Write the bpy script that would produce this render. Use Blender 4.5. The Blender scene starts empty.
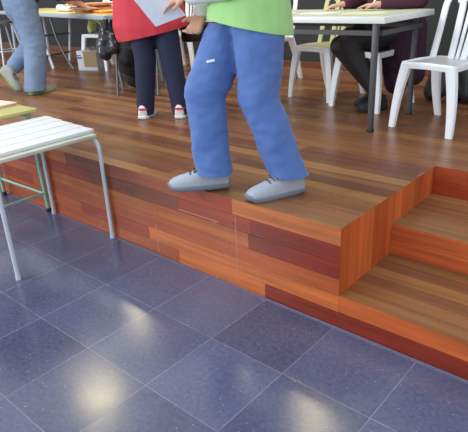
import bpy, bmesh, math, random
from mathutils import Vector, Matrix, noise
random.seed(7)
C = bpy.context.scene.collection
V = Vector

# ------------------------------------------------------------------ camera
cd = bpy.data.cameras.new('camera'); cam = bpy.data.objects.new('camera', cd); C.objects.link(cam)
_r = V((0.7557135, 0.65333869, -0.04522891)); _u = V((-0.23027214, 0.32973634, 0.91555922)); _f = V((-0.61308388, 0.6814855, -0.39963191))
CAM = V((1.03448, -1.82594, 1.47896))
m = Matrix((( _r.x, _u.x, -_f.x), (_r.y, _u.y, -_f.y), (_r.z, _u.z, -_f.z))).to_4x4(); m.translation = CAM
cam.matrix_world = m
cd.sensor_fit = 'HORIZONTAL'; cd.sensor_width = 36; cd.lens = 534.524/468*36
cd.clip_start = .05; cd.clip_end = 100
bpy.context.scene.camera = cam

# ------------------------------------------------------------------ light
sc = bpy.context.scene
w = bpy.data.worlds.new('world'); sc.world = w; w.use_nodes = True
w.node_tree.nodes['Background'].inputs[0].default_value = (.86, .93, 1.0, 1)
w.node_tree.nodes['Background'].inputs[1].default_value = 0.95
def area(name, loc, target, sx, sy, power, col):
    l = bpy.data.lights.new(name, 'AREA'); l.shape = 'RECTANGLE'; l.size = sx; l.size_y = sy; l.energy = power; l.color = col
    o = bpy.data.objects.new(name, l); C.objects.link(o); o.location = loc
    o.rotation_euler = (V(target)-V(loc)).to_track_quat('-Z', 'Y').to_euler(); return o
area('window_light', (-6, -5, 3.4), (-1.5, .5, .6), 4, 2.2, 260, (.9, .96, 1))
for x, y, s, p in ((-5.4, 2.9, .42, 20), (-4.2, 1.07, .5, 17), (-3.1, 3.0, .35, 7), (-2.0, 2.9, .4, 9), (-1.6, 2.35, .4, 7)):
    area('lamp_light', (x, y, 3.5), (x, y, 0), s, s, p, (1, .88, .5))
vs = sc.view_settings; vs.view_transform = 'Standard'; vs.look = 'None'; vs.gamma = 1; vs.use_curve_mapping = False; vs.exposure = 0.42

# ------------------------------------------------------------------ materials
def srgb(r, g, b):
    f = lambda c: (c/255/12.92 if c/255 <= .04045 else ((c/255+.055)/1.055)**2.4)
    return (f(r), f(g), f(b), 1)
def mat(name, col, rough=.5, noise_amt=.12, scale=30, bump=0, bscale=60, metal=0, spec=.5, sheen=0, stretch=(1, 1, 1), coat=0):
    m = bpy.data.materials.new(name); m.use_nodes = True; nt = m.node_tree; N = nt.nodes; L = nt.links
    b = N['Principled BSDF']; b.inputs['Roughness'].default_value = rough; b.inputs['Metallic'].default_value = metal
    b.inputs['Specular IOR Level'].default_value = spec; b.inputs['Coat Weight'].default_value = coat
    if sheen: b.inputs['Sheen Weight'].default_value = sheen
    tc = N.new('ShaderNodeTexCoord'); mp = N.new('ShaderNodeMapping'); mp.inputs['Scale'].default_value = stretch
    L.new(tc.outputs['Object'], mp.inputs[0])
    n = N.new('ShaderNodeTexNoise'); n.inputs['Scale'].default_value = scale; n.inputs['Detail'].default_value = 4; L.new(mp.outputs[0], n.inputs[0])
    mx = N.new('ShaderNodeMix'); mx.data_type = 'RGBA'
    mx.inputs[6].default_value = tuple(c*(1-noise_amt) for c in col[:3])+(1,); mx.inputs[7].default_value = tuple(min(1, c*(1+noise_amt)) for c in col[:3])+(1,)
    L.new(n.outputs[0], mx.inputs[0]); L.new(mx.outputs[2], b.inputs['Base Color'])
    if bump:
        n2 = N.new('ShaderNodeTexNoise'); n2.inputs['Scale'].default_value = bscale; L.new(mp.outputs[0], n2.inputs[0])
        bp = N.new('ShaderNodeBump'); bp.inputs['Strength'].default_value = bump; bp.inputs['Distance'].default_value = .01
        L.new(n2.outputs[0], bp.inputs['Height']); L.new(bp.outputs[0], b.inputs['Normal'])
    return m
def wood_mat(name, axis, rough, grain=.3, yellow=(1, 1, 1)):
    """varnished boards: every board's own tone is in the 'tone' colour attribute, the grain runs along axis"""
    m = bpy.data.materials.new(name); m.use_nodes = True; nt = m.node_tree; N = nt.nodes; L = nt.links; b = N['Principled BSDF']
    at = N.new('ShaderNodeAttribute'); at.attribute_name = 'tone'
    tc = N.new('ShaderNodeTexCoord'); mp = N.new('ShaderNodeMapping')
    s = [19, 19, 19]; s[axis] = .8; mp.inputs['Scale'].default_value = s
    L.new(tc.outputs['Object'], mp.inputs[0])
    n = N.new('ShaderNodeTexNoise'); n.inputs['Scale'].default_value = 1.4; n.inputs['Detail'].default_value = 7; n.inputs['Roughness'].default_value = .62; n.inputs['Distortion'].default_value = .3; L.new(mp.outputs[0], n.inputs[0])
    rp = N.new('ShaderNodeMapRange'); rp.inputs[1].default_value = .33; rp.inputs[2].default_value = .67; rp.inputs[3].default_value = 1-grain; rp.inputs[4].default_value = 1+grain
    L.new(n.outputs[0], rp.inputs[0])
    mm = N.new('ShaderNodeVectorMath'); mm.operation = 'SCALE'; L.new(at.outputs['Color'], mm.inputs[0]); L.new(rp.outputs[0], mm.inputs['Scale'])
    # dusty worn patches
    n2 = N.new('ShaderNodeTexNoise'); n2.inputs['Scale'].default_value = 2.3; n2.inputs['Detail'].default_value = 3; L.new(tc.outputs['Object'], n2.inputs[0])
    r2 = N.new('ShaderNodeMapRange'); r2.inputs[1].default_value = .35; r2.inputs[2].default_value = .7; r2.inputs[3].default_value = rough*.8; r2.inputs[4].default_value = rough*1.3
    L.new(n2.outputs[0], r2.inputs[0]); L.new(r2.outputs[0], b.inputs['Roughness'])
    L.new(mm.outputs[0], b.inputs['Base Color'])
    bp = N.new('ShaderNodeBump'); bp.inputs['Strength'].default_value = .06; bp.inputs['Distance'].default_value = .004
    L.new(n.outputs[0], bp.inputs['Height']); L.new(bp.outputs[0], b.inputs['Normal'])
    return m
T, TX, TY = .3956, -1.1995, -.4142
def tile_mat():
    m = bpy.data.materials.new('terrazzo_tiles'); m.use_nodes = True; nt = m.node_tree; N = nt.nodes; L = nt.links; b = N['Principled BSDF']
    tc = N.new('ShaderNodeTexCoord'); sp = N.new('ShaderNodeSeparateXYZ'); L.new(tc.outputs['Object'], sp.inputs[0])
    def M(op, a, bb=None, cl=False):
        n = N.new('ShaderNodeMath'); n.operation = op; n.use_clamp = cl
        for k, q in enumerate((a, bb)):
            if q is None: continue
            if isinstance(q, (int, float)): n.inputs[k].default_value = q
            else: L.new(q, n.inputs[k])
        return n.outputs[0]
    gx = M('DIVIDE', M('SUBTRACT', sp.outputs[0], TX), T); gy = M('DIVIDE', M('SUBTRACT', sp.outputs[1], TY), T)
    def line(g, wd):
        d = M('ABSOLUTE', M('SUBTRACT', M('FRACT', M('ADD', g, .5)), .5))
        return M('SUBTRACT', 1.0, M('SMOOTH_MIN', 1.0, M('DIVIDE', d, wd)), True)
    ln = M('MAXIMUM', line(gx, .0065), line(gy, .0065))
    nz = N.new('ShaderNodeTexNoise'); nz.inputs['Scale'].default_value = 9; L.new(tc.outputs['Object'], nz.inputs[0])
    ln = M('MULTIPLY', ln, M('MULTIPLY', nz.outputs[0], .62))
    cb = N.new('ShaderNodeCombineXYZ'); L.new(M('FLOOR', gx), cb.inputs[0]); L.new(M('FLOOR', gy), cb.inputs[1])
    wn = N.new('ShaderNodeTexWhiteNoise'); wn.noise_dimensions = '2D'; L.new(cb.outputs[0], wn.inputs['Vector'])
    n1 = N.new('ShaderNodeTexNoise'); n1.inputs['Scale'].default_value = 55; n1.inputs['Detail'].default_value = 6; L.new(tc.outputs['Object'], n1.inputs[0])
    n3 = N.new('ShaderNodeTexNoise'); n3.inputs['Scale'].default_value = 3.5; n3.inputs['Detail'].default_value = 5; L.new(tc.outputs['Object'], n3.inputs[0])
    v = N.new('ShaderNodeTexVoronoi'); v.inputs['Scale'].default_value = 62; L.new(tc.outputs['Object'], v.inputs[0])
    fac = M('ADD', M('MULTIPLY', wn.outputs[0], .25), M('ADD', M('MULTIPLY', n1.outputs[0], .75), M('MULTIPLY', n3.outputs[0], .55)))
    cr = N.new('ShaderNodeMix'); cr.data_type = 'RGBA'; cr.inputs[6].default_value = TILE_A; cr.inputs[7].default_value = TILE_B; L.new(M('SUBTRACT', fac, .28, True), cr.inputs[0])
    chip = M('MULTIPLY', M('LESS_THAN', v.outputs['Distance'], .13), M('GREATER_THAN', v.outputs['Color'], .78))
    c2 = N.new('ShaderNodeMix'); c2.data_type = 'RGBA'; L.new(cr.outputs[2], c2.inputs[6]); c2.inputs[7].default_value = srgb(165, 170, 190); L.new(chip, c2.inputs[0])
    c3 = N.new('ShaderNodeMix'); c3.data_type = 'RGBA'; L.new(c2.outputs[2], c3.inputs[6]); c3.inputs[7].default_value = srgb(190, 185, 200); L.new(ln, c3.inputs[0])
    L.new(c3.outputs[2], b.inputs['Base Color'])
    L.new(M('ADD', .13, M('ADD', M('MULTIPLY', n3.outputs[0], .12), M('MULTIPLY', ln, .4))), b.inputs['Roughness'])
    # every tile lies a hair out of level, so sheens break at the joints
    cv = N.new('ShaderNodeVectorMath'); cv.operation = 'SUBTRACT'; L.new(wn.outputs['Color'], cv.inputs[0]); cv.inputs[1].default_value = (.5, .5, .5)
    sv = N.new('ShaderNodeVectorMath'); sv.operation = 'MULTIPLY'; L.new(cv.outputs[0], sv.inputs[0]); sv.inputs[1].default_value = (.014, .014, 0)
    av = N.new('ShaderNodeVectorMath'); av.operation = 'ADD'; L.new(sv.outputs[0], av.inputs[0]); av.inputs[1].default_value = (0, 0, 1)
    nv = N.new('ShaderNodeVectorMath'); nv.operation = 'NORMALIZE'; L.new(av.outputs[0], nv.inputs[0]); L.new(nv.outputs[0], b.inputs['Normal'])
    return m
TILE_A = srgb(52, 54, 80); TILE_B = srgb(110, 112, 142)

# ------------------------------------------------------------------ mesh helpers
def link(name, bm, m, parent=None, smooth=True, loc=None):
    me = bpy.data.meshes.new(name)
    if loc is not None: bmesh.ops.translate(bm, verts=bm.verts, vec=-V(loc))
    bmesh.ops.recalc_face_normals(bm, faces=bm.faces)
    bm.to_mesh(me); bm.free(); return link_me(name, me, m, parent, smooth, loc)
def link_me(name, me, m, parent=None, smooth=True, loc=None):
    me.materials.clear(); me.materials.append(m)
    if smooth:
        me.polygons.foreach_set('use_smooth', [True]*len(me.polygons))
        try: me.set_sharp_from_angle(angle=math.radians(42))
        except Exception: pass
    o = bpy.data.objects.new(name, me); C.objects.link(o)
    if parent: o.parent = parent
    if loc is not None: o.location = loc
    return o
def empty(name, label, cat, loc=(0, 0, 0), rz=0, group=None):
    o = bpy.data.objects.new(name, None); C.objects.link(o); o.location = loc; o.rotation_euler = (0, 0, rz); o.empty_display_size = .05
    return tag(o, label, cat, group)
def tag(o, label, cat, group=None):
    o['label'] = label; o['category'] = cat
    if group: o['group'] = group
    return o
def struct(o): o['kind'] = 'structure'; return o
def box(bm, x0, x1, y0, y1, z0, z1, bev=0, M=None):
    r = bmesh.ops.create_cube(bm, size=1); vs = r['verts']
    for v in vs: v.co = V(((x0+x1)/2+v.co.x*(x1-x0), (y0+y1)/2+v.co.y*(y1-y0), (z0+z1)/2+v.co.z*(z1-z0)))
    if M is not None: bmesh.ops.transform(bm, matrix=M, verts=vs)
    if bev:
        es = list({e for v in vs for e in v.link_edges}); bmesh.ops.bevel(bm, geom=es, offset=bev, segments=2, affect='EDGES', profile=.5)
def ring_loft(bm, rings, closed_ends=True):
    R = [[bm.verts.new(p) for p in r] for r in rings]; n = len(R[0])
    for a, b in zip(R, R[1:]):
        for i in range(n): bm.faces.new((a[i], a[(i+1) % n], b[(i+1) % n], b[i]))
    if closed_ends: bm.faces.new(R[0][::-1]); bm.faces.new(R[-1])
    return R
def sweep(bm, pts, w, t=None, side=None, n=10, tapers=None):
    """elliptical bar (w along side, t across) swept along pts"""
    pts = [V(p) for p in pts]; t = t or w; prev = V(side).normalized() if side is not None else None; rings = []
    for i, p in enumerate(pts):
        d = (pts[min(i+1, len(pts)-1)]-pts[max(i-1, 0)]).normalized()
        if prev is None: prev = d.orthogonal().normalized()
        s = (prev-d*prev.dot(d)).normalized(); q = d.cross(s)
        if side is None: prev = s
        k = tapers[i] if tapers else 1
        rr = []
        for j in range(n):
            a = 2*math.pi*(j+.5)/n
            ca, sa = math.cos(a), math.sin(a); e = .55
            if t != w: ca = math.copysign(abs(ca)**e, ca); sa = math.copysign(abs(sa)**e, sa)
            rr.append(p+s*ca*w*k+q*sa*t*k)
        rings.append(rr)
    ring_loft(bm, rings)
def cap(bm, a, b, ra, rb, flat=1, fax=None, n=18, rnd=True):
    """tapered rounded limb piece; flat squeezes the section along fax"""
    a, b = V(a), V(b); d = (b-a); ln = d.length; d.normalize()
    s = (V(fax)-d*V(fax).dot(d)).normalized() if fax is not None else d.orthogonal().normalized(); q = d.cross(s)
    rings = []; st = []
    if rnd:
        for k in range(5): ang = math.pi/2*(1-k/5); st.append((a-d*math.sin(ang)*ra*.98, ra*max(.08, math.cos(ang))))
    st += [(a, ra), (a.lerp(b, .5), (ra+rb)/2), (b, rb)]
    if rnd:
        for k in range(1, 6): ang = math.pi/2*(k/5); st.append((b+d*math.sin(ang)*rb*.98, rb*max(.08, math.cos(ang))))
    for p, r in st: rings.append([p+s*math.cos(2*math.pi*j/n)*r*flat+q*math.sin(2*math.pi*j/n)*r for j in range(n)])
    ring_loft(bm, rings)
def ell(bm, c, r, rz=0, tilt=None, seg=20):
    q = bmesh.ops.create_uvsphere(bm, u_segments=seg, v_segments=seg//2+2, radius=1)
    M = Matrix.Translation(V(c)) @ Matrix.Rotation(rz, 4, 'Z') @ (tilt or Matrix.Identity(4)) @ Matrix.Diagonal((*r, 1))
    bmesh.ops.transform(bm, matrix=M, verts=q['verts'])
def fuse(bm, voxel, smooth=6, clips=(), wr=0, wrs=(9, 9, 3), sub=0):
    """melt overlapping pieces into one continuous skin"""
    bmesh.ops.recalc_face_normals(bm, faces=bm.faces)
    me = bpy.data.meshes.new('tmp'); bm.to_mesh(me); bm.free()
    o = bpy.data.objects.new('tmp', me); C.objects.link(o)
    r = o.modifiers.new('r', 'REMESH'); r.mode = 'VOXEL'; r.voxel_size = voxel
    if smooth: s = o.modifiers.new('s', 'SMOOTH'); s.iterations = smooth; s.factor = .5
    dg = bpy.context.evaluated_depsgraph_get(); dg.update(); out = bpy.data.meshes.new_from_object(o.evaluated_get(dg))
    bpy.data.objects.remove(o); bpy.data.meshes.remove(me)
    b2 = bmesh.new(); b2.from_mesh(out); bpy.data.meshes.remove(out)
    if wr:
        b2.normal_update()
        for v in b2.verts:
            p = v.co; k = noise.noise(V((p.x*wrs[0], p.y*wrs[1], p.z*wrs[2])))+.5*noise.noise(V((p.x*wrs[0]*2, p.y*wrs[1]*2, p.z*wrs[2]*4+7)))
            v.co = p+v.normal*k*wr
    for co, no in clips:
        bmesh.ops.bisect_plane(b2, geom=b2.verts[:]+b2.edges[:]+b2.faces[:], plane_co=co, plane_no=no, clear_outer=True)
        es = [e for e in b2.edges if e.is_boundary]
        if es: bmesh.ops.holes_fill(b2, edges=es, sides=0)
    return b2
def arc(c, r, a0, a1, ax, ay, n=8):
    return [V(c)+V(ax)*math.cos(a0+(a1-a0)*k/n)*r+V(ay)*math.sin(a0+(a1-a0)*k/n)*r for k in range(n+1)]

# ------------------------------------------------------------------ boards
RED = [(150, 50, 28), (172, 66, 34), (188, 84, 42), (140, 44, 26), (178, 74, 36), (196, 96, 50), (160, 56, 30)]
BRN = [(124, 80, 54), (134, 88, 56), (112, 70, 50), (142, 98, 60), (126, 82, 54), (104, 62, 46), (130, 82, 54), (138, 92, 58)]
def boards(name, m, parent, u0, u1, v0, v1, wd, place, pal, lens=(.6, 1.4), thick=.014, tones=None, rows_from=None, gap=.0006):
    """real boards: u along the grain, v across; place(u, v, w) -> point, w is the depth below the face"""
    bm = bmesh.new(); lay = bm.loops.layers.float_color.new('tone'); rnd = random.Random(name+str(u0)+str(v0)+str(wd))
    v = v0; row = 0
    while v < v1-1e-4:
        ve = min(v+wd, v1); u = u0-rnd.random()*lens[0]; k = 0; cuts = []
        fixed = tones.get(row) if tones else None
        if fixed: cuts = [(max(a, u0), min(b, u1), c) for a, b, c in fixed]
        else:
            while u < u1:
                e = u+rnd.uniform(*lens); a, b = max(u, u0), min(e, u1)
                if b > a+.002: cuts.append((a, b, rnd.choice(pal)))
                u = e
        for a, b, c in cuts:
            if b-a < .003: continue
            j = rnd.uniform(.93, 1.07); col = srgb(*[min(255, q*j) for q in c])
            P = [bm.verts.new(place(uu, vv, ww)) for ww in (0, thick) for uu, vv in ((a+gap, v+gap), (b-gap, v+gap), (b-gap, ve-gap), (a+gap, ve-gap))]
            for f in ((0, 1, 2, 3), (4, 7, 6, 5), (0, 4, 5, 1), (1, 5, 6, 2), (2, 6, 7, 3), (3, 7, 4, 0)):
                F = bm.faces.new([P[i] for i in f])
                for l in F.loops: l[lay] = col
        v = ve; row += 1
    return link(name, bm, m, parent, smooth=False)

# ------------------------------------------------------------------ room
H, H1, H2, D1, D2 = .5, .1704, .3378, .5034, 1.0079
bm = bmesh.new(); box(bm, -13, 5, -5, 0.02, -.1, 0); floor = struct(link('floor', bm, tile_mat(), smooth=False))
YW = 3.75
bm = bmesh.new(); box(bm, -13, 5, YW, YW+.15, -.1, 4.4)
struct(link('wall_back', bm, mat('charcoal_wall', srgb(46, 48, 50), .8, .15, 3), smooth=False))
bm = bmesh.new(); box(bm, -13, 5, YW-.02, YW, H, H+.07, .004)
struct(link('baseboard_back', bm, mat('skirting_wood', srgb(112, 58, 34), .4, .3, 3, stretch=(1, 20, 20)), smooth=False))

stage = empty('stage', 'low wooden stage of red-brown varnished boards rising above the dark tile floor', 'stage', (0, 0, 0))
WTOP = wood_mat('varnished_deck_boards', 0, .33, .24); WX = wood_mat('varnished_riser_boards', 0, .3, .32); WZ = wood_mat('varnished_upright_boards', 2, .3, .2)
SX0, SX1, RX = -12.5, 4.5, 2.4
boards('deck', WTOP, stage, SX0, SX1, D2, YW-.02, .088, lambda u, v, w: (u, v, H-w), BRN, (1.6, 4.2))
boards('deck', WTOP, stage, SX0, 0, 0, D2, .088, lambda u, v, w: (u, v, H-w), BRN, (1.6, 4.2))
K = dict(d=(130, 46, 26), r=(148, 58, 30), o=(184, 98, 46), b=(166, 80, 38), l=(190, 106, 56), m=(132, 68, 42))
FR = {0: [(-12.5, -1.05, K['b']), (-1.05, -.95, K['o']), (-.95, -.42, K['o']), (-.42, 0, K['d'])],
      1: [(-12.5, -2.0, K['b']), (-2.0, -1.3, K['r']), (-1.3, -.55, K['o']), (-.55, 0, K['o'])],
      2: [(-12.5, -2.6, K['r']), (-2.6, -1.5, K['b']), (-1.5, -.6, K['b']), (-.6, 0, K['b'])],
      3: [(-12.5, -2.2, K['b']), (-2.2, -1.2, K['o']), (-1.2, -.52, K['o']), (-.52, 0, K['d'])],
      4: [(-12.5, -2.9, K['m']), (-2.9, -1.9, K['r']), (-1.9, -1.02, K['m']), (-1.02, -.5, K['r']), (-.5, 0, K['d'])],
      5: [(-12.5, -3, K['b']), (-3, -2.1, K['o']), (-2.1, -1.0, K['m']), (-1.0, -.62, K['r']), (-.62, 0, K['l'])]}
boards('riser', WX, stage, SX0, 0, 0, H-.001, H/6-.0001, lambda u, v, w: (u, w, v), RED, (.5, 1.2), tones=FR)
boards('side_panel', WZ, stage, .0, H, .0, D2, .075, lambda u, v, w: (-w, v, u), [(186, 88, 42), (198, 102, 52), (178, 80, 38), (192, 94, 46)], (2, 3))
boards('side_panel', WZ, stage, .0, H, .0, D2, .075, lambda u, v, w: (RX+w, v, u), [(190, 82, 40), (204, 98, 52), (180, 74, 36)], (2, 3))
def step(z0, z1, y0, y1, t1, t2, nr):
    s = bpy.data.objects.new('step', None); C.objects.link(s); s.parent = stage
    boards('riser', WX, s, .0, RX, z0, z1-.001, (z1-z0)/nr, lambda u, v, w: (u, y0+w, v), RED, (.9, 2), tones={0: [(0, RX, t1)], 1: [(0, RX, t2)]})
    boards('tread', WTOP, s, .0, RX, y0, y1, .085, lambda u, v, w: (u, v, z1-w), [(134, 86, 52), (142, 94, 56), (124, 78, 50), (150, 104, 62)], (1.4, 2.6))
step(0, H1, 0, D1, K['d'], (196, 96, 46), 2)
step(H1+.0, H2, D1, D2, (190, 92, 48), (194, 96, 50), 2)
boards('riser', WX, stage, .0, RX, H2, H-.001, (H-H2)/2, lambda u, v, w: (u, D2+w, v), RED, (.9, 2), tones={0: [(0, RX, (158, 62, 34))], 1: [(0, RX, (176, 78, 44))]})
boards('riser', WX, stage, RX, SX1, 0, H-.001, H/6-.0001, lambda u, v, w: (u, w, v), RED)
boards('deck', WTOP, stage, RX, SX1, 0, D2, .088, lambda u, v, w: (u, v, H-w), BRN, (1.6, 4.2))
bm = bmesh.new()
for a in ((SX0, -.016, .016, D2+.016), (RX+.016, SX1, .016, D2+.016), (SX0, SX1, D2+.016, YW-.03)): box(bm, a[0], a[1], a[2], a[3], .001, H-.016)
box(bm, 0, RX, .016, D1+.016, .001, H1-.016); box(bm, 0, RX, D1+.016, D2+.016, .001, H2-.016)
link('frame', bm, mat('dark_timber', srgb(40, 22, 14), .8), stage, smooth=False)
# pale scuffed joints and scratches on the riser
SCR = mat('pale_scratch', srgb(205, 150, 120), .6)
for x0, x1, z0, z1, a in ((-.6015, -.5985, .035, .40, 0), (-1.2315, -1.2285, .01, .2, 0), (-1.02, -.72, .345, .348, 0), (-.46, -.457, .05, .13, -.35), (-.765, -.735, .335, .338, 0)):
    bm = bmesh.new(); cx, cz = (x0+x1)/2, (z0+z1)/2
    box(bm, x0, x1, -.0012, .001, z0, z1, M=Matrix.Translation((cx, 0, cz)) @ Matrix.Rotation(a, 4, 'Y') @ Matrix.Translation((-cx, 0, -cz))); link('scratch', bm, SCR, stage, smooth=False)
bm = bmesh.new()
box(bm, -12, 4.5, -.012, -.004, .0, .0035); 
struct(link('trim_1', bm, mat('grout_edge', srgb(112, 112, 140), .6), smooth=False))

# ------------------------------------------------------------------ furniture
WP = mat('white_plastic', srgb(238, 240, 244), .32, .03, 8); CREAM = mat('cream_plastic', srgb(222, 222, 168), .38, .04, 8)
STEEL = mat('painted_white_steel', srgb(196, 204, 216), .35, .12, 25); GREY = mat('grey_steel', srgb(104, 108, 112), .35, .1, 30, metal=.4)
DARKST = mat('dark_steel', srgb(74, 72, 74), .45, .12, 20); MINT = mat('mint_green_steel', srgb(140, 188, 172), .4, .1, 20)
RUB = mat('black_rubber', srgb(32, 32, 34), .6); PAPER = mat('paper', srgb(224, 226, 224), .7, .05, 12, spec=.2)
def make_chair(label, group, M):
    """stacking plastic chair; local +y is the back"""
    t = empty('plastic_chair', label, 'chair', group=group)
    bm = bmesh.new(); n = 22; rows = []
    for k in range(n+1):                      # dished seat with a rolled front edge
        v = k/n; y = -.225+.375*v; hw = .193-.016*v-.03*max(0, abs(v-.5)*2-.8)/.2*.5
        row = []
        for j in range(17):
            s = j/16*2-1; z = .446-.014*(1-s*s)*math.sin(math.pi*v)-(.016*((.12-v)/.12)**2 if v < .12 else 0)-.010*max(0, abs(s)-.85)/.15
            row.append(bm.verts.new((s*hw, y, z)))
        rows.append(row)
    for a, b in zip(rows, rows[1:]):
        for j in range(16): bm.faces.new((a[j], a[j+1], b[j+1], b[j]))
    r = bmesh.ops.solidify(bm, geom=bm.faces[:], thickness=.012)
    link('seat', bm, M, t)
    bm = bmesh.new()                          # apron under the rim
    for a, b in (((-.19, -.215), (.19, -.215)), ((-.185, .14), (.185, .14)), ((-.195, -.21), (-.18, .145)), ((.195, -.21), (.18, .145))):
        sweep(bm, [(a[0], a[1], .425), ((a[0]+b[0])/2, (a[1]+b[1])/2, .43), (b[0], b[1], .425)], .022, .007, side=(0, 0, 1), n=8)
    link('apron', bm, M, t)
    for sx, sy in ((-1, -1), (1, -1), (-1, 1), (1, 1)):
        bm = bmesh.new(); y1 = -.235 if sy < 0 else .27; top = V((sx*.165, -.2 if sy < 0 else .13, .435)); bot = V((sx*.225 if sy < 0 else sx*.205, y1, 0)); rings = []
        for k in range(9):
            f = k/8; c = top.lerp(bot, f)+V((sx*.012*math.sin(math.pi*f), 0, 0)); hw = .036-.014*f; ht = .022-.006*f
            rings.append([c+V((a*hw, b*ht, 0)) for a, b in ((-1, -.7), (-.7, -1), (.7, -1), (1, -.7), (1, .7), (.7, 1), (-.7, 1), (-1, .7))])
        ring_loft(bm, rings); link('leg', bm, M, t)
    bm = bmesh.new()                          # two tall arches with a slat between them
    def P(x, z): return V((x*(1-.05*(z-.44)), .11+(z-.44)*.20+.03*math.sin((z-.44)*3.2), z))
    for s in (-1, 1):
        xo, xi = s*.188, s*.058; pts = [P(xo, .43+.33*k/8) for k in range(9)]; cx = (xo+xi)/2; rr = abs(xo-xi)/2
        pts += [P(cx+s*rr*math.cos(a*math.pi/10), .76+rr*1.35*math.sin(a*math.pi/10)) for a in range(1, 10)]
        pts += [P(xi-s*.012*k/8, .76-.33*k/8) for k in range(9)]
        sweep(bm, pts, .017, .009, side=None if 0 else (1, .0, .0001), n=8) if 0 else bar(bm, pts, .023, .010)
    bar(bm, [P(0, .43+.39*k/8) for k in range(9)], .012, .008)
    bar(bm, [P(-.10+.2*k/6, .80+.012*math.sin(math.pi*k/6)) for k in range(7)], .014, .009)
    link('backrest', bm, M, t)
    return t
def bar(bm, pts, w, t, thick_ax=V((0, 1, -.25))):
    """flat bar whose thickness always faces thick_ax"""
    rings = []; q = V(thick_ax).normalized()
    for i, p in enumerate(pts):
        d = (V(pts[min(i+1, len(pts)-1)])-V(pts[max(i-1, 0)])).normalized(); s = d.cross(q).normalized(); qq = s.cross(d)
        rings.append([V(p)+s*a*w+qq*b*t for a, b in ((-1, -.5), (-.6, -1), (.6, -1), (1, -.5), (1, .5), (.6, 1), (-.6, 1), (-1, .5))])
    ring_loft(bm, rings)
def copy_tree(o, parent=None):
    c = o.copy(); C.objects.link(c)
    if parent: c.parent = parent
    for ch in list(o.children): copy_tree(ch, c)
    return c
cg = 'white plastic chairs on the stage'
chair = make_chair('white plastic chair in front at the right end of the long table, seat empty', cg, WP)
chair.location = (-.31, 1.86, H); chair.rotation_euler = (0, 0, math.radians(-13))
for x, y, a, lab in ((-1.04, 2.25, -9, 'white plastic chair under the person in black tights behind the table'),
                     (-2.50, 2.80, 4, 'white plastic chair half hidden behind the walking person in blue trousers'),
                     (-4.05, 3.08, 14, 'pale plastic chair seen between the red jacket and the walking person'),
                     (-5.17, 2.68, 5, 'pale plastic chair with a navy jacket over it, cardboard box below'),
                     (.40, 2.06, -16, 'white plastic chair at the right edge of the photo beside another white chair')):
    c = copy_tree(chair); c.location = (x, y, H); c.rotation_euler = (0, 0, math.radians(a)); c['label'] = lab
c1 = copy_tree(chair); c1.location = (-1.57, 2.41, H); c1.rotation_euler = (0, 0, math.radians(-8)); c1['label'] = 'plastic chair with cream seat and backrest, empty behind the white table'
for ch in c1.children:
    if ch.name.split('.')[0] in ('seat', 'backrest'):
        ch.data = ch.data.copy(); ch.data.materials[0] = CREAM; ch['label'] = 'cream yellow '+ch.name.split('.')[0]

def tube(bm, pts, r, n=10): sweep(bm, pts, r, n=n)
# the long table on the right
tb = empty('long_table', 'long white-topped table with dark steel legs on the stage at right', 'table', (-1.6, 1.9, H))
L0 = V((-1.6, 1.9, H))
bm = bmesh.new(); box(bm, -2.13, -.57, 1.44, 2.22, H+.702, H+.742, .004); link('tabletop', bm, mat('white_laminate', srgb(232, 234, 228), .35, .04, 5), tb, loc=None).location = -L0
bm = bmesh.new(); box(bm, -2.11, -.60, 1.46, 2.2, H+.7425, H+.7445); o = link('top_sheet', bm, mat('pale_green_laminate', srgb(206, 210, 184), .4, .05, 4), tb); o.location = -L0; o['label'] = 'pale yellow-green laminate surface'
bm = bmesh.new()
for y in (1.50, 2.12): box(bm, -2.06, -.62, y-.012, y+.012, H+.625, H+.655)
for x in (-2.06, -.62): box(bm, x-.012, x+.012, 1.50, 2.12, H+.625, H+.655)
link('frame', bm, DARKST, tb, smooth=False).location = -L0
for x, y in ((-.64, 1.47), (-.64, 2.08), (-2.08, 1.47), (-2.08, 2.08)):
    bm = bmesh.new(); box(bm, x-.017, x+.017, y-.017, y+.017, H, H+.702, .003); o = link('leg', bm, DARKST, tb); o.location = -L0
    bm = bmesh.new(); box(bm, x-.02, x+.02, y-.02, y+.02, H, H+.02, .003); f = link('foot_cap', bm, RUB, o)

# papers on the right table
def sheet(name, label, cx, cy, z, w, h, a, m, cat='paper', group=None, n=1):
    bm = bmesh.new()
    for k in range(n): box(bm, -w/2, w/2, -h/2, h/2, k*.0022, k*.0022+.0016, M=Matrix.Rotation(random.uniform(-.05, .05)*(k > 0), 4, 'Z'))
    o = link(name, bm, m, smooth=False); o.location = (cx, cy, z); o.rotation_euler = (0, 0, a); return tag(o, label, cat, group)
sheet('paper_sheet', 'white paper sheet on the table nearest the walking person', -1.66, 1.66, H+.7446, .42, .3, .1, PAPER, n=2)
sheet('paper_sheet', 'white paper lying below the seated person\'s hands', -1.25, 1.74, H+.7446, .3, .21, -.2, PAPER)
sheet('paper_sheet', 'yellowish paper near the right end of the white table', -.88, 1.76, H+.7446, .3, .21, .25, mat('cream_paper', srgb(222, 222, 178), .7, .05))

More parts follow.
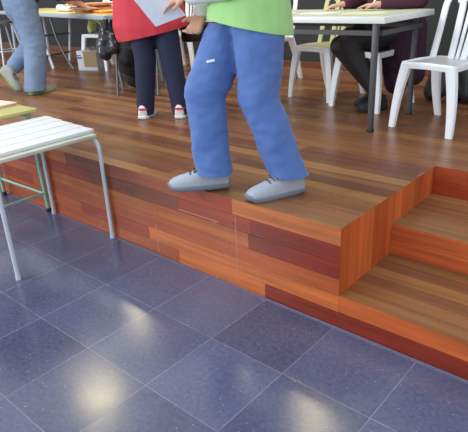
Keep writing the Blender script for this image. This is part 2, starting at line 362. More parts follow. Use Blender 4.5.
# slatted white desk against the stage
dk = empty('desk', 'desk topped with chipped white slats on white tube legs, against the stage', 'desk', (-2.0, -.34, 0)); D0 = V((-2.0, -.34, 0))
WPAINT = mat('chipped_white_paint', srgb(222, 225, 230), .5, .10, 22, bump=.35, bscale=45)
xs = [-1.705, -1.83, -1.965, -2.105, -2.225, -2.335]; ends = [.0, .01, .022, .035, .045]
for k in range(5):
    bm = bmesh.new(); x1, x0 = xs[k]-.006, xs[k+1]+.006
    box(bm, x0, x1, -.80+.01*k, ends[k], .687, .708, .004); o = link('slat', bm, WPAINT, dk); o.location = -D0
bm = bmesh.new(); box(bm, -2.32, -1.665, -.79, -.02, .665, .686, .004); o = link('tabletop', bm, mat('worn_ply', srgb(196, 196, 180), .5, .2, 12), dk); o.location = -D0; o['label'] = 'worn board under the slats'
def uframe(y, x0, x1, z, r, m, parent, off, rb=.085):
    """tube bent into a leg, a rail and a leg, in the plane of constant y"""
    pts = [V((x0, y, 0)), V((x0, y, z*.5)), V((x0, y, z-rb))]+arc((x0+rb, y, z-rb), rb, math.pi, math.pi/2, (1, 0, 0), (0, 0, 1))[1:]
    pts += arc((x1-rb, y, z-rb), rb, math.pi/2, 0, (1, 0, 0), (0, 0, 1))+[V((x1, y, z*.5)), V((x1, y, 0))]
    mid = len(pts)//2
    for q in (pts[:mid], pts[mid-1:]):
        bm = bmesh.new(); tube(bm, q, r, 12); o = link('leg', bm, m, parent); o.location = -off
        e = q[0] if q[0].z < .01 else q[-1]
        bm = bmesh.new(); bmesh.ops.create_cone(bm, cap_ends=True, segments=14, radius1=r*1.25, radius2=r*1.15, depth=.025, matrix=Matrix.Translation(e+V((0, 0, .0125)))); link('foot_cap', bm, STEEL, o)
uframe(-.022, -2.345, -1.655, .662, .0125, STEEL, dk, D0)
uframe(-.68, -2.345, -1.655, .662, .0125, STEEL, dk, D0)
bm = bmesh.new(); tube(bm, [(-2.0, -.66, .65), (-2.0, -.04, .65)], .009); link('rail', bm, STEEL, dk).location = -D0

# mint green desk behind
gd = empty('desk', 'desk with yellowish top and mint green tube legs behind the white-slatted desk', 'desk', (-2.95, -.25, 0)); G0 = V((-2.95, -.25, 0))
bm = bmesh.new(); box(bm, -3.12, -2.375, -.72, .02, .735, .757, .004); o = link('tabletop', bm, mat('yellowed_laminate', srgb(190, 184, 112), .45, .15, 9), gd); o.location = -G0
legs = [((-2.41, -.025), (-2.43, -.03)), ((-3.03, -.045), (-3.03, -.045)), ((-2.41, -.66), (-2.43, -.65)), ((-3.03, -.66), (-3.03, -.65))]
for b, t in legs:
    bm = bmesh.new(); tube(bm, [(b[0], b[1], 0), (b[0]+(t[0]-b[0])*.5, b[1]+(t[1]-b[1])*.5, .36), (t[0], t[1], .735)], .0135, 12); o = link('leg', bm, MINT, gd); o.location = -G0
    bm = bmesh.new(); bmesh.ops.create_cone(bm, cap_ends=True, segments=14, radius1=.017, radius2=.016, depth=.03, matrix=Matrix.Translation((b[0], b[1], .015))); link('foot_cap', bm, RUB, o)
def lp(i, z): b, t = legs[i]; f = z/.735; return V((b[0]+(t[0]-b[0])*f, b[1]+(t[1]-b[1])*f, z))
for i, j, z in ((0, 1, .14), (0, 2, .145), (1, 3, .14), (2, 3, .14)):
    bm = bmesh.new(); tube(bm, [lp(i, z), lp(j, z)], .0095); link('stretcher', bm, MINT, gd).location = -G0
bm = bmesh.new(); box(bm, -3.03, -2.43, -.05, -.035, .705, .735); link('rail', bm, MINT, gd, smooth=False).location = -G0
bm = bmesh.new(); box(bm, -3.03, -2.43, -.66, -.645, .705, .735); link('rail', bm, MINT, gd, smooth=False).location = -G0
sheet('paper_stack', 'pale pink papers on the yellowish desk at the left edge', -2.80, -.14, .7575, .40, .24, .15, mat('pink_paper', srgb(238, 206, 188), .7, .06), n=9)

# left table on the stage
lt = empty('long_table', 'grey-edged table on the stage at left, piled with peach papers', 'table', (-5.2, 2.1, H)); T0 = V((-5.2, 2.1, H)); TR = Matrix.Translation((-3.62, 1.63, 0)) @ Matrix.Rotation(math.radians(-13), 4, 'Z')
def tp(u, v, z): return TR @ V((u, v, z))
bm = bmesh.new(); box(bm, -4.2, -.12, 0, .75, H+.690, H+.735, .005, M=TR); link('tabletop', bm, mat('grey_edge', srgb(158, 170, 182), .4, .06), lt).location = -T0
bm = bmesh.new(); box(bm, -4.18, -.14, .02, .73, H+.7355, H+.7375, M=TR); o = link('top_sheet', bm, mat('yellow_laminate', srgb(226, 218, 150), .45, .1, 4), lt); o.location = -T0; o['label'] = 'pale yellow table surface'
def on_floor(x, y): return V((x, y, H))
for f, t in (((-5.84, 2.25), tp(-2.75, .10, 1.2)), ((-6.07, 2.66), tp(-2.75, .62, 1.2)), ((-3.72, 1.78), tp(-.3, .10, 1.195)), ((-3.60, 2.25), tp(-.3, .62, 1.195)), ((-7.6, 2.66), tp(-4.0, .12, 1.2)), ((-7.5, 3.2), tp(-4.0, .62, 1.2))):
    bm = bmesh.new(); tube(bm, [on_floor(*f), t], .02, 12); link('leg', bm, STEEL if f[0] < -4 else GREY, lt).location = -T0
bm = bmesh.new()
for z in (.17, .42):
    k = z/.7; a = on_floor(-5.84, 2.25).lerp(tp(-2.75, .10, 1.2), k); b = on_floor(-6.07, 2.66).lerp(tp(-2.75, .62, 1.2), k); tube(bm, [a+(a-b).normalized()*.12, b-(a-b).normalized()*.02], .012)
link('stretcher', bm, GREY, lt).location = -T0
bm = bmesh.new(); tube(bm, [(-5.45, 2.32, H+.01), (-5.6, 2.3, H+.2), (-5.7, 2.28, H+.42), tp(-2.25, .15, 1.19)], .012); link('brace', bm, GREY, lt).location = -T0

def tubular_stool(label, x, y, s=1):
    t = empty('metal_stool', label, 'stool', (x, y, H))
    bm = bmesh.new(); bmesh.ops.create_cone(bm, cap_ends=True, segments=28, radius1=.17*s, radius2=.165*s, depth=.03, matrix=Matrix.Translation((0, 0, .60*s))); link('seat', bm, DARKST, t)
    cs = [(-1, -1), (1, -1), (1, 1), (-1, 1)]
    for a, b in cs:
        bm = bmesh.new(); tube(bm, [(a*.2*s, b*.2*s, 0), (a*.1*s, b*.1*s, .585*s)], .014); link('leg', bm, STEEL, t)
    bm = bmesh.new(); q = [V((a*.165*s, b*.165*s, .2*s)) for a, b in cs]
    for i in range(4): tube(bm, [q[i], q[(i+1) % 4]], .009)
    link('stretcher', bm, STEEL, t); return t
tubular_stool('pale tube-legged stool behind the person in light jeans at left', -7.05, 2.25, 1.0)

# cardboard box
bx = empty('cardboard_box', 'white cardboard box with tan front panel on stage below the left table', 'box', (-5.24, 2.46, H), math.radians(22))
bm = bmesh.new(); box(bm, -.15, .15, -.09, .09, 0, .25, .004); link('body', bm, mat('white_card', srgb(196, 200, 208), .7, .05), bx)
bm = bmesh.new(); box(bm, -.05, .148, -.093, -.0905, .045, .247); o = link('front_panel', bm, mat('tan_card', srgb(150, 126, 88), .75, .08), bx, smooth=False); o['label'] = 'tan cardboard panel'
bm = bmesh.new(); box(bm, -.150, -.075, -.093, -.0905, .15, .175); box(bm, -.150, -.085, -.093, -.0905, .185, .20); o = link('printed_mark', bm, mat('blue_print', srgb(84, 96, 150), .6), bx, smooth=False)
bm = bmesh.new(); box(bm, -.10, .0, -.09, .10, 0, .004, M=Matrix.Translation((.09, .0, .225)) @ Matrix.Rotation(.7, 4, 'Y')); link('flap', bm, mat('white_card_flap', srgb(206, 206, 204), .7), bx)

# cloth lumps
def lump(name, label, cat, pieces, m, voxel=.02, wr=.012, wrs=(10, 10, 5), group=None, base=None, parent=None):
    bm = bmesh.new()
    for p in pieces:
        if len(p) == 4: cap(bm, *p)
        else: ell(bm, *p)
    b2 = fuse(bm, voxel, 3, wr=wr, wrs=wrs); o = link(name, b2, m, parent, loc=base)
    if not parent: tag(o, label, cat, group)
    return o
NAVY = mat('navy_cloth', srgb(30, 34, 54), .85, .15, 20); BAG = mat('black_plastic_film', srgb(30, 32, 38), .22, .2, 12, bump=.8, bscale=22)
lump('jacket', 'dark navy jacket hanging over the pale chair behind the cardboard box', 'jacket',
     [((-4.98, 2.80, 1.20), (-4.96, 2.76, .98), .09, .13), ((-5.06, 2.82, 1.2), (-4.90, 2.76, 1.2), .07, .07), ((-4.88, 2.70, 1.1), (-4.86, 2.64, .93), .07, .07)], NAVY, base=(-4.86, 2.8, .9))
lump('plastic_bag', 'shiny black plastic bag hanging from the left table beside the red jacket', 'bag',
     [((-3.50, 1.50, 1.20), (-3.50, 1.46, 1.02), .03, .07), ((-3.52, 1.46, .98), (-3.50, 1.44, .90), .08, .07), ((-3.44, 1.50, 1.05), (-3.41, 1.5, .95), .05, .06)], BAG, .015, .012, (16, 16, 9), base=(-3.50, 1.46, .84))
lump('safety_vest', 'yellow-green cloth vest crumpled on the chair under the left table', 'vest',
     [((-5.34, 2.66, 1.16), (-5.36, 2.62, 1.0), .05, .06), ((-5.27, 2.68, 1.14), (-5.22, 2.68, 1.08), .05, .04)], mat('yellow_green_cloth', srgb(200, 206, 130), .7, .2, 14), base=(-5.2, 2.6, .92))
# black chair with a coat beside the person in red
bc = empty('upholstered_chair', 'black chair with bent grey tube legs left of the navy trousers', 'chair', (-3.32, 1.76, H), math.radians(30))
bm = bmesh.new(); box(bm, -.21, .21, -.2, .2, .42, .47, .02); link('seat', bm, mat('black_fabric', srgb(28, 28, 32), .85, .15), bc)
bm = bmesh.new(); box(bm, -.2, .2, .2, .235, .55, .86, .015); link('backrest', bm, bpy.data.materials['black_fabric'], bc)
for s in (-1, 1):
    bm = bmesh.new(); tube(bm, [(s*.21, -.24, 0), (s*.21, -.19, .25), (s*.20, -.17, .42)], .012); link('leg', bm, GREY, bc)
    bm = bmesh.new(); tube(bm, [(s*.21, .22, 0), (s*.2, .18, .42), (s*.19, .19, .6)], .012); link('leg', bm, GREY, bc)
lump('coat', 'black coat draped down to the floor over the upholstered chair', 'coat',
     [((-3.42, 1.86, 1.05), (-3.46, 1.72, .78), .13, .14), ((-3.50, 1.80, .80), (-3.58, 1.84, .60), .12, .10), ((-3.34, 1.62, 1.0), (-3.36, 1.60, .86), .09, .09)], mat('black_wool', srgb(30, 31, 36), .8, .2), base=(-3.45, 1.8, .52))
# items on left table
def pile(name, label, cat, u, v, z, w, h, n, m, a=0):
    bm = bmesh.new(); rnd = random.Random(label)
    for k in range(n):
        s = 1-.35*k/n*rnd.random(); box(bm, -w/2*s, w/2*s, -h/2*s, h/2*s, k*.0115, k*.0115+.010, .003, M=Matrix.Translation((rnd.uniform(-.03, .03), rnd.uniform(-.02, .02), 0)) @ Matrix.Rotation(rnd.uniform(-.25, .25), 4, 'Z'))
    o = link(name, bm, m); p = tp(u, v, z); o.location = p; o.rotation_euler = (0, 0, a-.22); return tag(o, label, cat)
PEACH = mat('peach_paper', srgb(216, 156, 118), .7, .25, 18)
zt = H+.738
pile('paper_pile', 'tall pile of peach and tan papers on the left table', 'papers', -.98, .25, zt, .62, .36, 9, PEACH)
pile('paper_pile', 'orange folded sheets at the right end of the left table', 'papers', -.46, .30, zt, .42, .4, 3, mat('orange_paper', srgb(232, 168, 78), .6, .15))
pile('paper_pile', 'yellow papers behind the orange sheets on the left table', 'papers', -.34, .58, zt, .3, .25, 7, mat('yellow_paper', srgb(228, 180, 76), .6, .15))
lump('wrapped_pack', 'white wrapped pack on the left table next to the light jeans', 'pack',
     [(tp(-1.95, .2, zt+.045), tp(-1.58, .2, zt+.04), .045, .04), (tp(-1.9, .3, zt+.05), tp(-1.6, .3, zt+.05), .045, .045)], mat('white_wrap', srgb(206, 208, 206), .45, .12, 25), .012, .004, (20, 20, 20), base=tp(-1.8, .25, zt))

# ------------------------------------------------------------------ people
SKIN = mat('skin', srgb(214, 160, 132), .55, .06, 20); SKIN2 = mat('skin_tan', srgb(178, 120, 92), .55, .06, 20)
def frame_of(yaw):
    f = V((math.cos(yaw), math.sin(yaw), 0)); return f, V((-f.y, f.x, 0))     # forward, left
def hand(bm, w, d, palm, curl=.5, s=1, side=1):
    """palm and five fingers; w wrist, d pointing along the hand, palm = the way the palm faces, side = +1 thumb towards d x palm"""
    d = V(d).normalized(); p = V(palm); p = (p-d*p.dot(d)).normalized(); a = d.cross(p)*side
    w = V(w); c = w+d*.05*s
    for k in (-1, 0, 1): cap(bm, w+a*k*.014*s, w+d*.085*s+a*k*.026*s, .016*s, .014*s)
    for i, (o, l) in enumerate(((.033, .070), (.011, .078), (-.011, .072), (-.033, .055))):
        q = w+d*.088*s+a*o*s; dd = d.copy(); pr = q; r = .0095*s
        for j in range(3):
            ang = curl*(.5+.45*j); dd = (d*math.cos(ang)+p*math.sin(ang)).normalized(); nx = pr+dd*l*s*(.44, .32, .24)[j]; cap(bm, pr, nx, r, r*.9, n=10); pr = nx; r *= .92
    t0 = w+d*.025*s+a*.026*s; t1 = t0+(d*.6+a*.75+p*.25).normalized()*.040*s; t2 = t1+(d*.9+a*.25+p*.35).normalized()*.032*s
    cap(bm, t0, t1, .014*s, .011*s, n=10); cap(bm, t1, t2, .011*s, .009*s, n=10)
def head(bm, c, yaw, tilt=0):
    f, l = frame_of(yaw); c = V(c)
    ell(bm, c+V((0, 0, .03)), (.096, .077, .105), yaw); ell(bm, c+f*.018-V((0, 0, .045)), (.07, .06, .075), yaw)
    cap(bm, c+f*.088+V((0, 0, .02)), c+f*.106-V((0, 0, .018)), .008, .014, n=10)
    for s in (-1, 1):
        ell(bm, c+l*s*.077+V((0, 0, 0)), (.018, .010, .032), yaw); cap(bm, c+f*.078+l*.03*s+V((0, 0, .036)), c+f*.084+l*.012*s+V((0, 0, .036)), .009, .008, n=10)
    cap(bm, c+f*.078+l*.02-V((0, 0, .055)), c+f*.078-l*.02-V((0, 0, .055)), .010, .010, n=10); ell(bm, c+f*.07-V((0, 0, .095)), (.025, .03, .02), yaw)
def shoe(parent, heel, dirv, L, up=V((0, 0, 1)), mu=None, ms=None, ml=None, wd=.05, high=.085, off=V((0, 0, 0)), trim=None):
    """laced shoe built from cross sections from heel to toe, rotated onto dirv/up"""
    d = V(dirv).normalized(); u = V(up); u = (u-d*u.dot(d)).normalized(); a = u.cross(d); h = V(heel)
    def P(x, y, z): return h+d*x+a*y+u*z
    st = [(-.008, .62, .075), (.008, .84, .112), (.05, .90, high+.045), (.085, .92, high+.042), (.12, .96, .112), (.16, 1.0, .094), (.20, 1.04, .078), (.24, 1.0, .068), (.27, .82, .058), (.29, .50, .044)]
    k = L/.29; bm = bmesh.new(); rings = []
    for x, w_, t in st:
        r = []
        for j in range(16):
            an = math.pi*j/15; y = math.cos(an)*wd*w_; z = .018+(t-.018)*math.sin(an)**.75; y = math.copysign(abs(math.cos(an))**.8, math.cos(an))*wd*w_
            r.append(P(x*k, y, z))
        rings.append(r)
    ring_loft(bm, rings); o = link('shoe', bm, mu, parent)
    bm = bmesh.new(); rings = []
    for lev, g in ((0, .92), (.006, 1.0), (.022, 1.03), (.028, .97)):
        r = []; pts = [(x, w_) for x, w_, t in st]
        xs_ = [(-.012, 0)]+[(x, w_) for x, w_ in pts]+[(.298, 0)]
        for x, w_ in xs_: r.append(P((.143+(x-.143)*g)*k, wd*w_*1.06*g, lev+(.012 if x > .27 else 0)))
        for x, w_ in xs_[-2:0:-1]: r.append(P((.143+(x-.143)*g)*k, -wd*w_*1.06*g, lev+(.012 if x > .27 else 0)))
        rings.append(r)
    ring_loft(bm, rings); link('sole', bm, ms, o)
    if ml:
        bm = bmesh.new()
        for i, x in enumerate((.135, .157, .178)):
            z = (.110, .102, .093)[i]; tube(bm, [P(x*k, -.028, z-.012), P((x+.006)*k, 0, z+.003), P(x*k, .028, z-.012)], .0035, 6)
        for s in (-1, 1): tube(bm, [P(.13*k, 0, .114), P(.125*k, s*.025, .122), P(.15*k, s*.038, .098), P(.135*k, 0, .112)], .003, 6)
        link('laces', bm, ml, o)
    if trim:
        bm = bmesh.new(); ell(bm, P(.03*k, 0, high+.062), (.05, .046, .010), math.atan2(d.y, d.x)); link('trim', bm, trim, o)
    return o

def person(name, label, yaw, pel, chest, hd, hips, knees, ankles, toes, shoulders, elbows, wrists, hands_, skin, s=1, base=None, voxel=.0085):
    root = empty(name, label, 'person', base)
    f, l = frame_of(yaw); bm = bmesh.new()
    pel, chest, hd = V(pel), V(chest), V(hd)
    cap(bm, pel, pel.lerp(chest, .5), .13*s, .115*s, .72, f); cap(bm, pel.lerp(chest, .5), chest, .115*s, .135*s, .72, f)
    cap(bm, chest, hd-V((0, 0, .10)), .06*s, .052*s); head(bm, hd, yaw)
    for i in range(2):
        sh, el, wr = V(shoulders[i]), V(elbows[i]), V(wrists[i])
        cap(bm, chest+V((0, 0, .04)), sh, .07*s, .05*s); cap(bm, sh, el, .050*s, .040*s); cap(bm, el, wr, .038*s, .026*s)
        hand(bm, wr, *hands_[i])
        hp, kn, an, to = V(hips[i]), V(knees[i]), V(ankles[i]), V(toes[i])
        cap(bm, hp, kn, .078*s, .052*s); cap(bm, kn, an, .050*s, .034*s); cap(bm, an, an.lerp(to, .45)-V((0, 0, .022)), .030*s, .020*s)
    b = fuse(bm, voxel, 2); body = link('body', b, skin, root); body.location = -V(base)
    return root
def hair(root, hd, yaw, base, m, long=0):
    f, l = frame_of(yaw); bm = bmesh.new(); hd = V(hd)
    ell(bm, hd-f*.022+V((0, 0, .055)), (.100, .088, .098), yaw)
    if long: cap(bm, hd-f*.05, hd-f*.06-V((0, 0, long)), .085, .05)
    o = link('hair', fuse(bm, .012, 2, wr=.004, wrs=(40, 40, 10)), m, root); o.location = -V(base)
EYEW = mat('eye_white', srgb(225, 222, 218), .3); IRIS = mat('iris', srgb(50, 36, 28), .3); LIPS = mat('lips', srgb(170, 96, 88), .5)
def eyes(root, hd, yaw, base):
    f, l = frame_of(yaw); hd = V(hd)
    for s in (-1, 1):
        bm = bmesh.new(); ell(bm, hd+f*.083+l*.031*s+V((0, 0, .018)), (.008, .013, .008), yaw); o = link('eye', bm, EYEW, root); o.location = -V(base)
        bm = bmesh.new(); ell(bm, hd+f*.089+l*.031*s+V((0, 0, .018)), (.0035, .005, .005), yaw); link('iris', bm, IRIS, o)
    bm = bmesh.new(); cap(bm, hd+f*.088+l*.02-V((0, 0, .055)), hd+f*.088-l*.02-V((0, 0, .055)), .004, .004, n=8); o = link('mouth', bm, LIPS, root); o.location = -V(base)
def wear(root, base, name, bm, m, voxel=.011, smooth=4, clips=(), wr=.004, wrs=(9, 9, 4), label=None):
    o = link(name, fuse(bm, voxel, smooth, clips, wr, wrs), m, root); o.location = -V(base)
    if label: o['label'] = label
    return o
UP, DN = V((0, 0, 1)), V((0, 0, -1))

# --- the walking person
B = V((-.62, .14, H)); yaw = math.atan2(-.92, -.42); f, l = frame_of(yaw)
pel = V((-.70, .29, 1.42)); chest = pel+V((0, 0, .43))+f*.03; hd = pel+V((0, 0, .72))+f*.06
hipL, hipR = pel+l*.085-V((0, 0, .02)), pel-l*.085-V((0, 0, .02))
kL, kR = V((-.575, .185, .965)), V((-.825, .065, .98)); aL, aR = V((-.435, .225, .60)), V((-.765, .045, .635))
tL, tR = V((-.53, .02, .53)), V((-.95, -.10, .57))
shL, shR = chest+l*.19+V((0, 0, .0)), chest-l*.19
elL, elR = V((-.66, .08, 1.47)), V((-1.0, .30, 1.46)); wL, wR = V((-.94, .12, 1.435)), V((-.93, .19, 1.34))
hL = ((-.75, -.45, -.30), (.25, .35, -.6), .55, 1, 1); hR = ((.1, -.5, -.45), (.3, -.5, .4), .7, 1, 1)
wk = person('person', 'person walking on the stage edge in blue trousers and green top, holding a paper', yaw, pel, chest, hd, (hipL, hipR), (kL, kR), (aL, aR), (tL, tR), (shL, shR), (elL, elR), (wL, wR), (hL, hR), SKIN, 1, B)
hair(wk, hd, yaw, B, mat('brown_hair', srgb(60, 42, 32), .7)); eyes(wk, hd, yaw, B)
BLUE = mat('blue_trouser_cloth', srgb(78, 110, 172), .8, .12, 7, bump=.25, bscale=16, stretch=(1, 1, .5), sheen=.2)
bm = bmesh.new()
cap(bm, pel+V((0, 0, .04)), pel-V((0, 0, .06)), .175, .18, .76, f)
for hp, kn, an, e in ((hipL, kL, aL, l*.0), (hipR, kR, aR, l*0)):
    cap(bm, hp+V((0, 0, -.02)), kn, .132, .100); cap(bm, kn, an-(kn-an)*.2, .098, .090)
wear(wk, B, 'trousers', bm, BLUE, .010, 3, [(V((aL.x, aL.y, .600)), DN), (V((0, 0, 1.305)), UP)], .011, (9, 9, 7))
bm = bmesh.new()
cap(bm, pel-V((0, 0, .16))+f*.01, pel+V((0, 0, .25)), .238, .18, .88, f); cap(bm, pel+V((0, 0, .25)), chest, .175, .165, .72, f)
for sh, s in ((shL, 1), (shR, -1)): cap(bm, chest+l*s*.08, sh, .12, .075); 
hem = pel+V((0, 0, -.15))
wear(wk, B, 'shirt', bm, mat('pale_green_knit', srgb(160, 208, 130), .85, .06, 12, sheen=.2), .011, 4, [(hem+V((0, 0, .012)), V((-.17, -.14, -1)))], .004)
bm = bmesh.new()
for sh, el, wr in ((shL, elL, wL), (shR, elR, wR)):
    cap(bm, sh, el, .078, .064); cap(bm, el, wr.lerp(el, .12), .064, .048)
wear(wk, B, 'sleeves', bm, mat('white_knit', srgb(232, 232, 230), .85, .04), .011, 3, (), .004, label='white sleeves')
SHU = mat('grey_suede', srgb(164, 170, 180), .75, .15, 40); SHS = mat('grey_sole', srgb(118, 124, 136), .7, .1); LACE = mat('grey_lace', srgb(70, 70, 78), .7)
for hl, dr, up in ((V((-.405, .285, .5)), V((-.12, -.28, 0)), UP), (V((-.725, .095, .520)), V((-.235, -.20, -.01)), V((-.05, -.1, 1)))):
    o = shoe(wk, hl, dr, .30, up, SHU, SHS, LACE, .052); o.location = -B
tr = [c for c in wk.children if c.name.startswith('trousers')][0]
def on_cloth(p):
    ok, co, no, _ = tr.data and tr.closest_point_on_mesh(V(p)); return co+no*.004, no
bpy.context.view_layer.update()
(p0, no), (p1, _) = on_cloth((-.78, .08, 1.13)), on_cloth((-.74, .065, 1.15))
bm = bmesh.new(); bar(bm, [p0, p0.lerp(p1, .5)+no*.001, p1], .006, .0015, no)
o = link('logo_patch', bm, mat('pale_print', srgb(206, 214, 228), .6), wk); o.location = -B

# the paper in the hand
import itertools
pc = [V(p) for p in ((-1.158, -.07, 1.462), (-1.058, .0, 1.30), (-.945, .10, 1.345), (-1.045, .03, 1.507))]
bm = bmesh.new(); n = 8; gr = [[None]*(n+1) for _ in range(n+1)]
for i in range(n+1):
    for j in range(n+1):
        u, v = i/n, j/n; p = pc[0].lerp(pc[1], u).lerp(pc[3].lerp(pc[2], u), v)+V((-.4, .5, .2))*.012*math.sin(v*3.1)*math.sin(u*2.4+.5); gr[i][j] = bm.verts.new(p)
for i in range(n):
    for j in range(n): bm.faces.new((gr[i][j], gr[i+1][j], gr[i+1][j+1], gr[i][j+1]))
bmesh.ops.solidify(bm, geom=bm.faces[:], thickness=.0015)
tag(link('paper_sheet', bm, mat('bluish_paper', srgb(226, 232, 246), .6, .05), loc=pc[1]), 'bluish white paper held in the walking person\'s hand', 'paper')

# --- the person in red
B = V((-2.25, 1.06, H)); yaw = math.radians(118); f, l = frame_of(yaw)
pel = V((-2.47, 1.17, 1.40)); chest = pel+V((0, 0, .40)); hd = pel+V((0, 0, .68))+f*.05
hips = (pel+l*.10, pel-l*.10); an = (V((-2.38, .95, .58)), V((-2.13, 1.12, .58))); kn = (V((-2.44, 1.06, .95)), V((-2.26, 1.18, .95)))
to = [a+f*.15-V((0, 0, .04)) for a in an]
sh = (chest+l*.19, chest-l*.19); el = (chest+l*.30+f*.06-V((0, 0, .28)), chest-l*.26+f*.1-V((0, 0, .27))); wr = (el[0]+f*.22-V((0, 0, .02)), el[1]+f*.24)
hh = ((f, DN, .4, 1, 1), (f, DN, .4, 1, 1))
rd = person('person', 'person in red jacket and navy trousers standing with back turned', yaw, pel, chest, hd, hips, kn, an, to, sh, el, wr, hh, SKIN, 1, B, .010)
hair(rd, hd, yaw, B, mat('dark_hair', srgb(40, 30, 28), .7), .16); eyes(rd, hd, yaw, B)
bm = bmesh.new(); cap(bm, pel+V((0, 0, .02)), pel-V((0, 0, .04)), .17, .17, .78, f)
for i in range(2): cap(bm, hips[i], kn[i], .115, .088); cap(bm, kn[i], an[i]-V((0, 0, .06)), .088, .070)
wear(rd, B, 'trousers', bm, mat('navy_trouser_cloth', srgb(26, 30, 58), .85, .15, 10), .012, 4, [(V((0, 0, .530)), DN)], .004)
bm = bmesh.new(); cap(bm, pel-V((0, 0, .2)), pel+V((0, 0, .15)), .315, .265, .66, f); cap(bm, pel+V((0, 0, .15)), chest, .265, .20, .66, f)
for i, s in ((0, 1), (1, -1)):
    cap(bm, chest+l*s*.07, sh[i], .13, .085); cap(bm, sh[i], el[i], .085, .075); cap(bm, el[i], wr[i], .075, .055)
wear(rd, B, 'jacket', bm, mat('red_cloth', srgb(196, 52, 66), .8, .08, 6, bump=.2, bscale=10, stretch=(1, 1, .4)), .013, 4, [(V((-2.47, 1.17, 1.13)), V((.12, .14, -1)))], .006, (7, 7, 2))
WS = mat('white_leather', srgb(224, 218, 218), .5); WSO = mat('white_rubber', srgb(232, 230, 230), .6); RT = mat('red_lining', srgb(196, 40, 60), .7)
for a in an:
    o = shoe(rd, a-f*.065-V((0, 0, .08)), f, .25, UP, WS, WSO, None, .045, .02, trim=RT); o.location = -B
# handbag on the red person's side
hb = empty('handbag', 'black handbag with gold buckle hanging beside the red jacket', 'handbag', (-2.30, 1.50, 1.02), math.radians(35))
bm = bmesh.new(); box(bm, -.11, .11, -.05, .05, .02, .18, .03); link('body', bm, mat('black_leather', srgb(24, 24, 28), .4, .1), hb)
bm = bmesh.new(); sweep(bm, arc((0, 0, .16), .085, 0, math.pi, (1, 0, 0), (0, 0, 3.2), 14), .008, .004, side=(0, 1, 0), n=8); link('strap', bm, bpy.data.materials['black_leather'], hb)
bm = bmesh.new(); c = (.07, -.056, .15); pts = arc(c, .02, 0, 2*math.pi, (1, 0, 0), (0, 0, 1.5), 16); sweep(bm, pts, .004, n=6); link('buckle', bm, mat('gold_metal', srgb(220, 190, 110), .3, .05, metal=.8), hb)

# --- the person in light jeans
B = V((-4.35, 1.12, H)); yaw = math.radians(72); f, l = frame_of(yaw)
pel = V((-4.53, 1.22, 1.41)); chest = pel+V((0, 0, .36))+f*.18; hd = chest+V((0, 0, .26))+f*.10
hips = (pel+l*.10, pel-l*.10); aR, aL = V((-4.28, 1.07, .585)), V((-4.54, 1.00, .755)); kR, kL = V((-4.35, 1.20, .97)), V((-4.50, 1.26, .98))
sh = (chest+l*.2, chest-l*.2); el = (V((-4.62, 1.62, 1.50)), V((-4.30, 1.62, 1.45))); wr = (V((-4.62, 1.86, 1.36)), V((-4.22, 1.82, 1.30)))
hh = ((V((0, 1, -.2)), DN, .4, 1, -1), (V((.1, 1, -.1)), DN, .3, 1, 1))
jn = person('person', 'person in light blue jeans at the left table, heel of one trainer lifted', yaw, pel, chest, hd, hips, (kL, kR), (aL, aR), (aL+V((.12, .02, -.14)), aR+f*.15-V((0, 0, .04))), sh, el, wr, hh, SKIN, 1, B, .010)
hair(jn, hd, yaw, B, bpy.data.materials['dark_hair']); eyes(jn, hd, yaw, B)
DENIM = mat('light_denim', srgb(114, 134, 162), .85, .16, 9, bump=.3, bscale=14, stretch=(1, 1, .5))
bm = bmesh.new(); cap(bm, pel+V((0, 0, .02)), pel-V((0, 0, .05)), .205, .20, .88, f)
cap(bm, hips[1], kR, .14, .112); cap(bm, kR, aR-V((0, 0, .05)), .115, .108); cap(bm, hips[0], kL, .14, .108); cap(bm, kL, aL.lerp(kL, .12), .105, .078)
wear(jn, B, 'jeans', bm, DENIM, .012, 4, [(V((0, 0, .542)), DN)], .008, (8, 8, 6))
bm = bmesh.new(); cap(bm, pel-V((0, 0, .06)), chest, .21, .2, .75, f)
for i, s in ((0, 1), (1, -1)): cap(bm, chest+l*s*.07, sh[i], .13, .09); cap(bm, sh[i], el[i], .085, .07); cap(bm, el[i], wr[i], .065, .05)
wear(jn, B, 'jacket', bm, mat('dark_blue_cloth', srgb(34, 42, 66), .85, .15), .013, 3, [(V((0, 0, 1.385)), DN)], .006)
GS = mat('grey_mesh_shoe', srgb(150, 148, 146), .75, .15, 40); GSO = mat('neon_green_sole', srgb(116, 150, 92), .5, .5, 14)
o = shoe(jn, V((-4.27, 1.0, .5)), V((-.03, .28, 0)), .29, UP, GS, GSO, LACE, .05); o.location = -B
o = shoe(jn, V((-4.64, .93, .735)), V((.19, .05, -.22)), .29, V((.8, .3, .5)), GS, GSO, LACE, .05); o.location = -B

# --- the seated person
B = V((-1.03, 2.22, H)); yaw = math.radians(-105); f, l = frame_of(yaw)
pel = V((-1.02, 2.32, 1.055)); chest = V((-1.0, 2.40, 1.50)); hd = V((-1.05, 2.33, 1.78))
hips = (pel+l*.09, pel-l*.09); kn = (V((-1.13, 2.0, 1.05)), V((-1.22, 2.02, .985))); an = (V((-.90, 2.10, .60)), V((-1.0, 2.22, .60)))
to = [a+V((-.06, -.10, -.06)) for a in an]; sh = (chest+l*.18, chest-l*.18); el = (V((-.70, 2.26, 1.30)), V((-1.24, 2.36, 1.30))); wr = (V((-.93, 2.05, 1.285)), V((-1.27, 2.13, 1.285)))
hh = ((V((-1, -.25, -.05)), DN, .35, .95, 1), (V((-.75, -.6, -.1)), DN, .6, .95, -1))
st = person('person', 'person seated behind the long table, dark tights and maroon sleeves, hands on the table', yaw, pel, chest, hd, hips, kn, an, to, sh, el, wr, hh, SKIN, .92, B)
hair(st, hd, yaw, B, bpy.data.materials['dark_hair'], .14); eyes(st, hd, yaw, B)
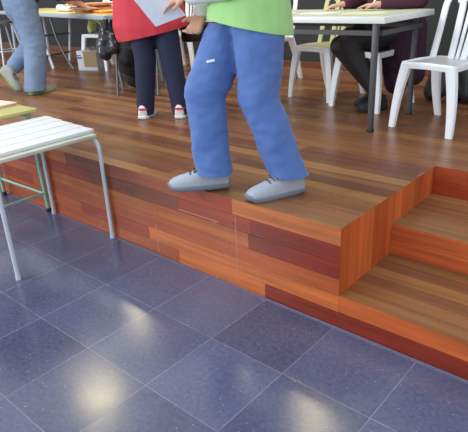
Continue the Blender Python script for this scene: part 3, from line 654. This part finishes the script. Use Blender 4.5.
bm = bmesh.new(); cap(bm, pel, pel+f*.08, .15, .14, 1)
for i in range(2): cap(bm, hips[i], kn[i], .10, .078); cap(bm, kn[i], an[i], .075, .042)
wear(st, B, 'tights', bm, mat('black_tights', srgb(38, 35, 38), .6, .15), .011, 4, (), .001)
bm = bmesh.new(); cap(bm, pel+V((0, 0, .03)), pel+(kn[0]-pel)*.45, .165, .14)
wear(st, B, 'skirt', bm, mat('dark_patterned_cloth', srgb(44, 42, 46), .8, .5, 60), .012, 3, [(V((0, 0, .955)), DN)], .004)
MAR = mat('maroon_knit', srgb(72, 30, 48), .85, .12)
bm = bmesh.new(); cap(bm, pel+V((0, 0, .10)), chest, .165, .16, .75, f)
for i, s in ((0, 1), (1, -1)): cap(bm, chest+l*s*.07, sh[i], .11, .075); cap(bm, sh[i], el[i], .072, .062); cap(bm, el[i], wr[i].lerp(el[i], .15), .06, .04)
wear(st, B, 'jumper', bm, MAR, .011, 3, (), .004)
for nm, side, a in (('shoe', 0, an[0]), ('shoe', 1, an[1])):
    o = shoe(st, a-V((-.03, -.05, .095)), V((-.5, -.85, 0)), .24, UP, RUB, RUB, None, .042, .06); o.location = -B
wt = V((-.955, 2.065, 1.285)); bm = bmesh.new(); dd = V((-1, -.1, 0)).normalized(); pts = arc(wt, .034, 0, 2*math.pi, (0, 1, 0), (0, 0, .85), 20); sweep(bm, pts, .008, .004, side=(1, 0, 0), n=8)
o = link('wristwatch', bm, mat('silver_metal', srgb(190, 196, 200), .3, .05, metal=.7), st); o.location = -B
# coat hanging from the table end and dark bag
lump('coat', 'dark purple coat hanging beside the seated person at the table end', 'coat',
     [((-.90, 2.34, 1.12), (-.84, 2.30, .86), .09, .11), ((-.90, 2.34, .85), (-.86, 2.30, .68), .10, .09), ((-.78, 2.42, 1.12), (-.76, 2.40, .75), .08, .09)], mat('purple_wool', srgb(54, 30, 50), .9, .15), .015, .010, (12, 12, 3), base=(-.78, 2.4, .56))
lump('bag', 'dark grey soft bag slumped on the stage behind the empty white chair', 'bag',
     [((-.52, 2.72, .60), (-.50, 2.76, .80), .11, .08), ((-.66, 2.60, .59), (-.64, 2.62, .72), .09, .07), ((-.38, 2.66, .59), (-.42, 2.66, .74), .09, .07)], mat('dark_grey_nylon', srgb(50, 52, 54), .55, .2, 16), .014, .012, (14, 14, 3), base=(-.52, 2.63, .5))
